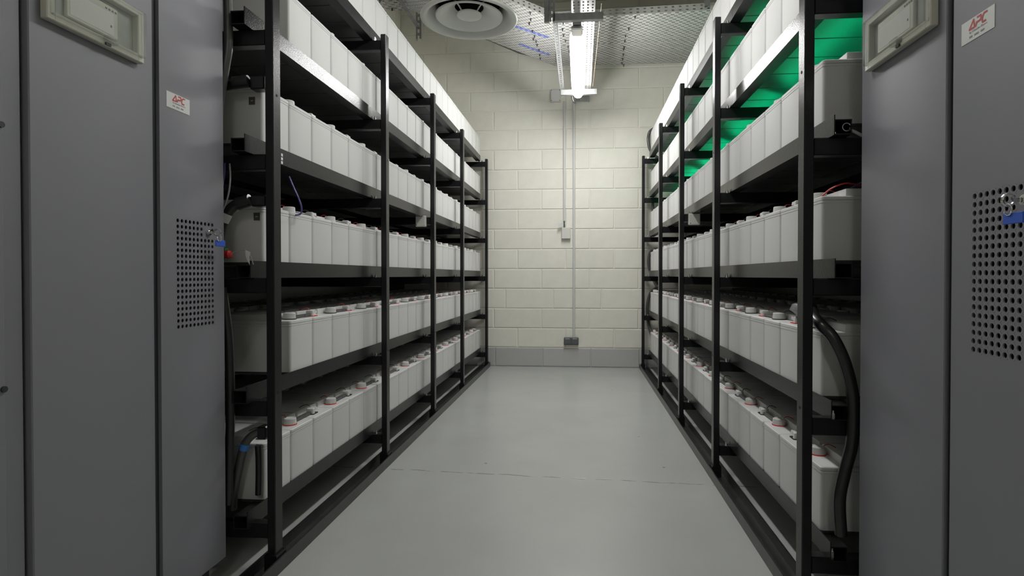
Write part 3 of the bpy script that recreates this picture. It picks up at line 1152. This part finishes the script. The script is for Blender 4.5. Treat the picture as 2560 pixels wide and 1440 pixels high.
# wall-side support of the left tray
ls = empty('tray_support', (-1.361, 4.708, 3.0))
tag(ls, 'slotted steel support holding the perforated tray beside the round vent', 'bracket')
m = MB()
m.box(-1.384, -1.381, 4.70, 4.735, 2.958, ZC).box(-1.341, -1.338, 4.70, 4.735, 2.958, ZC)
slotted(m, [(-1.381, 4.70, 2.958), (-1.381, 4.70, ZC), (-1.341, 4.70, ZC), (-1.341, 4.70, 2.958)], 1, .05, .028, stagger=False)
rel(put('hanger', m, 'galvanised'), ls)
rel(put('arm', MB().box(-1.380, -1.377, 3.2, 4.70, 3.05, 3.092).box(-1.377, -1.345, 3.2, 4.70, 3.05, 3.053), 'galvanised'), ls)
# hanger of the right-hand tray
hg = put('tray_hanger', MB().box(.985, .989, 4.655, 4.695, ZT + .02, ZC).box(1.022, 1.026, 4.655, 4.695, ZT + .02, ZC).box(.989, 1.022, 4.652, 4.656, ZT + .02, ZC), 'galvanised')
tag(hg, 'steel hanger rising from the cable tray edge above the green-lit rack', 'bracket')

# ------------------------------------------------------------------ round air diffuser
VC = (-.712, 3.60, 2.60)
vent = empty('air_diffuser', VC)
tag(vent, 'round off-white ceiling air diffuser with inner cone', 'air vent')
o_ = (0, 0, 0)
R0 = .308
m = MB().lathe([(R0, .012), (R0, .004), (R0 - .004, 0), (R0 - .012, -.003), (R0 - .028, -.001), (R0 - .038, .006), (R0 - .044, .018), (R0 - .060, .042), (R0 - .085, .062), (R0 - .100, .080), (R0 - .102, .120)], o_, 64)
m.lathe([(R0, .012), (R0 - .035, .030), (R0 - .098, .085), (R0 - .098, .120)], o_, 64)
put('outer_ring', m.mesh('outer_ring', 50), 'vent_paint', vent)
m = MB().lathe([(.214, .022), (.212, .016), (.206, .014), (.180, .024), (.140, .048), (.110, .068), (.092, .078)], o_, 64)
m.lathe([(.214, .022), (.180, .034), (.110, .078), (.092, .082)], o_, 64)
put('inner_cone', m.mesh('inner_cone', 60), 'vent_paint', vent)
m = MB().lathe([(0.0001, .018), (.060, .020), (.078, .026), (.080, .034), (.060, .044), (.0001, .050)], o_, 40)
put('centre_disc', m.mesh('centre_disc', 50), 'vent_paint', vent)
m = MB()
for k in range(4):
    a = PI / 4 + k * PI / 2 + .2
    m.tube([(.07 * math.cos(a), .07 * math.sin(a), .040), (.120 * math.cos(a), .120 * math.sin(a), .078), (.204 * math.cos(a), .204 * math.sin(a), .085)], .005, 6, 2)
put('strut', m, 'vent_paint', vent)
m = MB().lathe([(.205, .11), (.205, ZC - VC[2])], o_, 40)
put('duct', m.mesh('duct', 50), 'galvanised', vent)
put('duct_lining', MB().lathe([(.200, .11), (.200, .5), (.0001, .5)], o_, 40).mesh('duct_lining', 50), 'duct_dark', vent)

# ------------------------------------------------------------------ things on the block wall
YW = YB - .006
m = MB().cyl((-.1745, YW - .013, 1.545), (-.1745, YW - .013, 2.80), .0125, n=12)
c1 = put('conduit', m.mesh('conduit', 40), 'conduit_grey')
tag(c1, 'shorter grey conduit pipe leading down to the white switch box', 'conduit')
m = MB().cyl((-.073, YW - .015, .313), (-.073, YW - .015, 2.80), .0145, n=12)
c2 = put('conduit', m.mesh('conduit', 40), 'conduit_grey')
tag(c2, 'long grey conduit pipe running down to the dark wall socket', 'conduit')
sb = empty('switch_box', (-.156, YW, 1.415))
tag(sb, 'small white square box on the block wall under a conduit', 'switch box')
put('box_body', MB().cbox(-.046, .046, -.045, 0, -.059, .059, .004), 'box_white', sb)
put('cable_gland', MB().cyl((-.0185, -.018, .059), (-.0185, -.018, .095), .011, .009, 12).cyl((-.0185, -.018, .095), (-.0185, -.018, .128), .007, n=10), 'socket_grey', sb)
pt = put('paper_tag', MB().box(-.028, .028, -.0006, .0006, -.020, .020), 'paper_white')
pt.location = (-.213, YW - .045, 1.498)
pt.rotation_euler = (0.15, -.25, .3)
tag(pt, 'small white paper tag tied to the conduit above the switch box', 'tag')
so = empty('wall_socket', (-.101, YW, .278))
tag(so, 'dark grey double wall socket on the block wall', 'socket')
put('back_box', MB().cbox(-.077, .077, -.040, 0, -.039, .039, .005), 'socket_grey', so)
for x in (-.0385, .0385):
    fl = put('flap', MB().cbox(x - .033, x + .033, -.046, -.040, -.032, .030, .003), 'socket_grey', so)
    put('flap_hinge', MB().box(x - .022, x + .022, -.047, -.0455, .024, .028), 'conduit_grey', fl)
jb = empty('junction_box', (-.266, YW, 2.857))
tag(jb, 'grey junction box plate on the block wall beside the lamp bracket', 'junction box')
put('box_body', MB().cbox(-.052, .052, -.050, 0, -.063, .063, .006), 'conduit_grey', jb)
m = MB()
for a in (-1, 1):
    for b in (-1, 1):
        m.cyl((a * .042, -.052, b * .053), (a * .042, -.049, b * .053), .004, n=8)
put('screws', m, 'cabinet_gap', jb)
o = put('hanging_lead', MB().tube([(-.070, 5.37, 2.745), (-.087, 5.38, 2.675), (-.072, 5.39, 2.612), (-.050, 5.38, 2.594)], .007, 8, 5).mesh('hanging_lead', 60), 'rubber_black')
tag(o, 'short black lead dangling behind the far lamp bracket', 'cable')

# white boxes on the racks
for side, (x0, x1, y0, z0, z1) in (('L', (-1.106, -1.036, 3.735, 1.298, 1.372)), ('R', (.680, .752, 3.670, 1.291, 1.363))):
    r = empty('sensor_box', ((x0 + x1) / 2, y0, (z0 + z1) / 2 ))
    tag(r, 'small white square box fixed to a post of the %s' % WHICH[side], 'sensor box')
    hx, hz = (x1 - x0) / 2, (z1 - z0) / 2
    put('box_body', MB().cbox(-hx, hx, 0, .026, -hz, hz, .003), 'box_white', r)
    put('cover', MB().cbox(-hx + .002, hx - .002, -.006, 0, -hz + .002, hz - .002, .003), 'box_white', r)
    put('screw', MB().cyl((-hx + .009, -.0075, -hz + .009), (-hx + .009, -.006, -hz + .009), .003, n=8), 'chrome', r)

# ------------------------------------------------------------------ cables and hoses
def hose(name, pts, r, mt, label, cat='cable', n=12, sub=6):
    o = put(name, MB().tube(pts, r, n, sub).mesh(name, 60), mt)
    tag(o, label, cat)
    return o


# left rack, beside the cabinet
h = hose('power_hose', [(-1.128, 1.738, 1.95), (-1.126, 1.738, 1.866), (-1.125, 1.738, 1.790), (-1.126, 1.738, 1.70), (-1.134, 1.738, 1.65), (-1.150, 1.738, 1.56), (-1.165, 1.738, 1.44)], .0140, 'hose_grey',
         'grey hose dropping past the fifth shelf end by the cabinet')
h = hose('power_hose', [(-1.240, 1.776, 1.560), (-1.195, 1.776, 1.583), (-1.155, 1.776, 1.592), (-1.100, 1.776, 1.600)], .016, 'rubber_black', 'black power hose entering the fourth shelf battery by the cabinet')
put('coupling', MB().cyl((-1.128, 1.770, 1.597), (-1.080, 1.775, 1.603), .020, .0195, 16).mesh('coupling', 40), 'rubber_black', h)
put('terminal_shroud', MB().cbox(-1.078, -1.028, 1.775, 1.815, 1.578, 1.622, .004), 'rubber_black', h)
h = hose('power_hose', [(-1.185, 1.765, 1.00), (-1.178, 1.765, 1.10), (-1.160, 1.767, 1.160), (-1.128, 1.770, 1.198), (-1.085, 1.772, 1.212)], .0165, 'rubber_black', 'black power hose with white tag at the third shelf by the cabinet')
put('coupling', MB().cyl((-1.118, 1.770, 1.203), (-1.075, 1.772, 1.216), .0205, .0195, 16).mesh('coupling', 40), 'rubber_black', h)
put('terminal_shroud', MB().cbox(-1.078, -1.026, 1.775, 1.818, 1.196, 1.232, .004), 'rubber_black', h)
put('cable_tag', MB().cyl((-1.166, 1.766, 1.146), (-1.153, 1.7675, 1.172), .0180, .0180, 14, cap=False), 'paper_white', h)
hose('power_hose', [(-1.152, 1.738, .93), (-1.140, 1.738, .85), (-1.130, 1.738, .758), (-1.126, 1.738, .62), (-1.126, 1.738, .52), (-1.130, 1.738, .40), (-1.136, 1.738, .23)], .0140, 'rubber_black', 'black hose running down beside the second shelf by the cabinet')
hose('power_hose', [(-1.186, 1.738, .93), (-1.176, 1.738, .80), (-1.168, 1.738, .68), (-1.164, 1.738, .50), (-1.172, 1.738, .23)], .0140, 'rubber_black', 'second black hose hanging straight down by the cabinet edge')
h = hose('power_hose', [(-1.060, 1.790, .452), (-1.082, 1.782, .440), (-1.103, 1.776, .410), (-1.124, 1.778, .335), (-1.142, 1.780, .255), (-1.150, 1.782, .195)], .0135, 'hose_grey', 'dark hose with blue tape at the bottom shelf by the cabinet')
put('blue_tape', MB().cyl((-1.1005, 1.7765, .416), (-1.107, 1.7765, .396), .0145, n=14, cap=False), 'tape_blue', h)
put('terminal_shroud', MB().cbox(-1.062, -1.030, 1.776, 1.818, .432, .472, .004), 'rubber_black', h)
hose('power_hose', [(-1.076, 1.812, .40), (-1.074, 1.812, .35), (-1.074, 1.812, .30), (-1.076, 1.812, .235)], .0115, 'rubber_black', 'short black hose standing behind the blue-taped hose')
hose('sense_lead', [(-1.128, 1.745, 1.33), (-1.126, 1.745, 1.290), (-1.131, 1.745, 1.240), (-1.145, 1.745, 1.195), (-1.165, 1.745, 1.16)], .0028, 'wire_grey', 'thin grey lead hanging above the white-tagged hose', n=6)
hose('sense_lead', [(-1.138, 1.735, 1.33), (-1.141, 1.735, 1.285), (-1.151, 1.735, 1.240), (-1.170, 1.735, 1.20)], .0028, 'wire_purple', 'thin purple lead hanging close to the cabinet edge', n=6)
hose('sense_lead', [(-1.075, 2.02, 1.335), (-1.060, 2.02, 1.300), (-1.042, 2.02, 1.262), (-1.028, 2.02, 1.222), (-1.040, 2.035, 1.198), (-1.075, 2.05, 1.196)], .0032, 'wire_purple', 'purple lead looping down to a third shelf battery cap', n=6)
# plug with flag label
pl = empty('cable_plug', (-1.150, 1.745, 1.040))
tag(pl, 'red and green plug with white flag label beside the cabinet edge', 'plug')
put('plug_body', MB().cyl((-.030, 0, -.004), (.020, 0, -.002), .0125, .0135, 14).cyl((.020, 0, -.002), (.026, 0, -.002), .0135, .009, 14), 'plug_red', pl)
put('plug_clip', MB().cbox(-.030, .012, -.010, .010, .008, .017, .002).cbox(-.030, -.004, -.010, .010, .016, .038, .002).cbox(-.02, .012, -.009, .009, -.019, -.014, .001), 'plug_green', pl)
put('plug_lead', MB().tube([(.024, 0, -.002), (.040, .001, .006), (.058, .002, .012), (.074, .003, .010), (.088, .006, -.010), (.094, .010, -.035)], .0018, 6, 5), 'wire_grey', pl)
m = MB()
m.loft([[(.075 + a, .002, b) for a, b in ((0, .012), (.017, .005), (.014, .004), (.001, .011))], [(.077, .000, -.012), (.090, .000, -.016), (.088, .001, -.017), (.078, .001, -.013)], [(.084, -.001, -.037), (.087, -.001, -.041), (.086, 0, -.041), (.085, 0, -.038)]])
m2 = MB()
m2.v = [(.074, 0, .011), (.091, 0, .004), (.087, -.001, -.013), (.089, -.001, -.037), (.079, -.001, -.018), (.074, 0, -.006),
        (.074, -.0012, .011), (.091, -.0012, .004), (.087, -.0022, -.013), (.089, -.0022, -.037), (.079, -.0022, -.018), (.074, -.0012, -.006)]
m2.f = [(0, 1, 2, 3, 4, 5), (11, 10, 9, 8, 7, 6)] + [(i, i + 6, (i + 1) % 6 + 6, (i + 1) % 6) for i in range(6)]
put('flag_label', m2, 'paper_white', pl)

# right rack, beside the cabinet
h = hose('power_hose', [(.770, 1.985, .848), (.745, 1.90, .852), (.704, 1.790, .848), (.690, 1.705, .828), (.710, 1.672, .795), (.738, 1.668, .735), (.757, 1.668, .668), (.766, 1.668, .605), (.763, 1.668, .50), (.744, 1.668, .415), (.730, 1.668, .335), (.735, 1.668, .235)], .0165, 'rubber_black',
         'thick black hose curving down from second shelf beside the green-lit rack cabinet', sub=7)
m = MB()
m.loft([rrect(.745, .790, 1.995, 2.045, .812, .010, 3), rrect(.742, .793, 1.992, 2.048, .835, .012, 3), rrect(.730, .800, 1.985, 2.075, .850, .012, 3), rrect(.736, .797, 1.990, 2.065, .870, .012, 3), rrect(.745, .790, 2.0, 2.05, .876, .010, 3)])
put('terminal_lug', m.mesh('terminal_lug', 45), 'hose_grey', h)
hose('sense_lead', [(.752, 1.672, 1.379), (.765, 1.668, 1.372), (.785, 1.664, 1.360), (.820, 1.660, 1.352)], .0045, 'wire_grey', 'grey lead leaving the fourth shelf rail end by the green-lit cabinet side'.replace('green-lit cabinet side', 'cabinet'), n=8)
ey = put('cable_eye', MB().tube([(.742 + .011 * math.cos(2 * PI * k / 14), 1.668, 1.386 + .011 * math.sin(2 * PI * k / 14)) for k in range(15)], .002, 6, 1), 'chrome')
tag(ey, 'small metal ring eye at the fourth shelf rail end', 'cable eye')
hose('sense_lead', [(.748, 1.84, 1.216), (.765, 1.82, 1.236), (.800, 1.80, 1.249), (.850, 1.80, 1.242), (.90, 1.80, 1.25)], .0025, 'wire_red', 'red lead arching over a third shelf battery beside the cabinet', n=6)
hose('sense_lead', [(.815, 1.84, 1.232), (.840, 1.83, 1.245), (.870, 1.82, 1.262), (.90, 1.82, 1.27)], .0022, 'wire_purple', 'short blue lead next to the red lead on the third shelf', n=6)
# hoses linking the shelves at the block wall end of the right rack
Y = 5.966
hose('link_hose', [(.775, 5.875, 2.470), (.745, 5.92, 2.475), (.706, Y, 2.450), (.692, Y, 2.370), (.714, Y, 2.265), (.775, Y, 2.195), (.83, Y, 2.17)], .0155, 'hose_grey', 'black hose linking top shelf to fifth shelf near the block wall')
hose('link_hose', [(.775, 5.90, 2.075), (.757, 5.935, 2.085), (.742, Y, 2.040), (.740, Y, 1.85), (.741, Y, 1.660), (.76, Y, 1.60)], .0155, 'hose_grey', 'straight black hose linking fifth to fourth shelf near the block wall')
hose('link_hose', [(.790, 5.89, 1.232), (.760, 5.92, 1.240), (.716, Y, 1.214), (.699, Y, 1.108), (.718, Y, 1.005), (.775, Y, .910), (.80, Y, .88)], .0155, 'hose_grey', 'black hose linking third shelf to second shelf near the block wall')
hose('link_hose', [(.790, 5.88, .830), (.758, 5.92, .832), (.714, Y, .780), (.686, Y, .634), (.704, Y, .447), (.758, 5.92, .353), (.80, 5.89, .33)], .0155, 'hose_grey', 'black hose linking second shelf to bottom shelf near the block wall')

# ------------------------------------------------------------------ green light strips lying along the battery tops of the right rack
for lvl, k_, ya, yb, nm in ((3, 1.0, 1.752, 5.80, 'fourth shelf'), (4, 1.0, 1.752, 5.80, 'fifth shelf'), (5, 0.3, 3.9, 5.2, 'top shelf')):
    S = SIDES['R']
    g = empty('green_light', world(S, .388, (ya + yb) / 2, TOPS[lvl] + LEDGE + .2226), S['th'])
    tag(g, 'green light strip lying along the battery tops of the %s' % nm, 'lamp')
    L = yb - ya
    put('channel', MB().box(-.012, .012, -L / 2, L / 2, 0, .002).box(-.012, -.010, -L / 2, L / 2, .002, .010).box(.010, .012, -L / 2, L / 2, .002, .010), 'tray_white', g)
    put('light_bar', MB().box(-.009, .009, -L / 2 + .01, L / 2 - .01, .0022, .007), 'green_tube' if k_ == 1 else 'green_faint', g)

# the copper cable beside the white tray
o = put('copper_lead', MB().tube([(.135, 3.82, 2.780), (.128, 4.33, 2.775), (.118, 4.96, 2.766), (.113, 5.22, 2.754), (.106, 5.28, 2.712)], .0018, 6, 3), 'copper_cable')
tag(o, 'thin brown lead running beside the narrow white tray', 'cable')
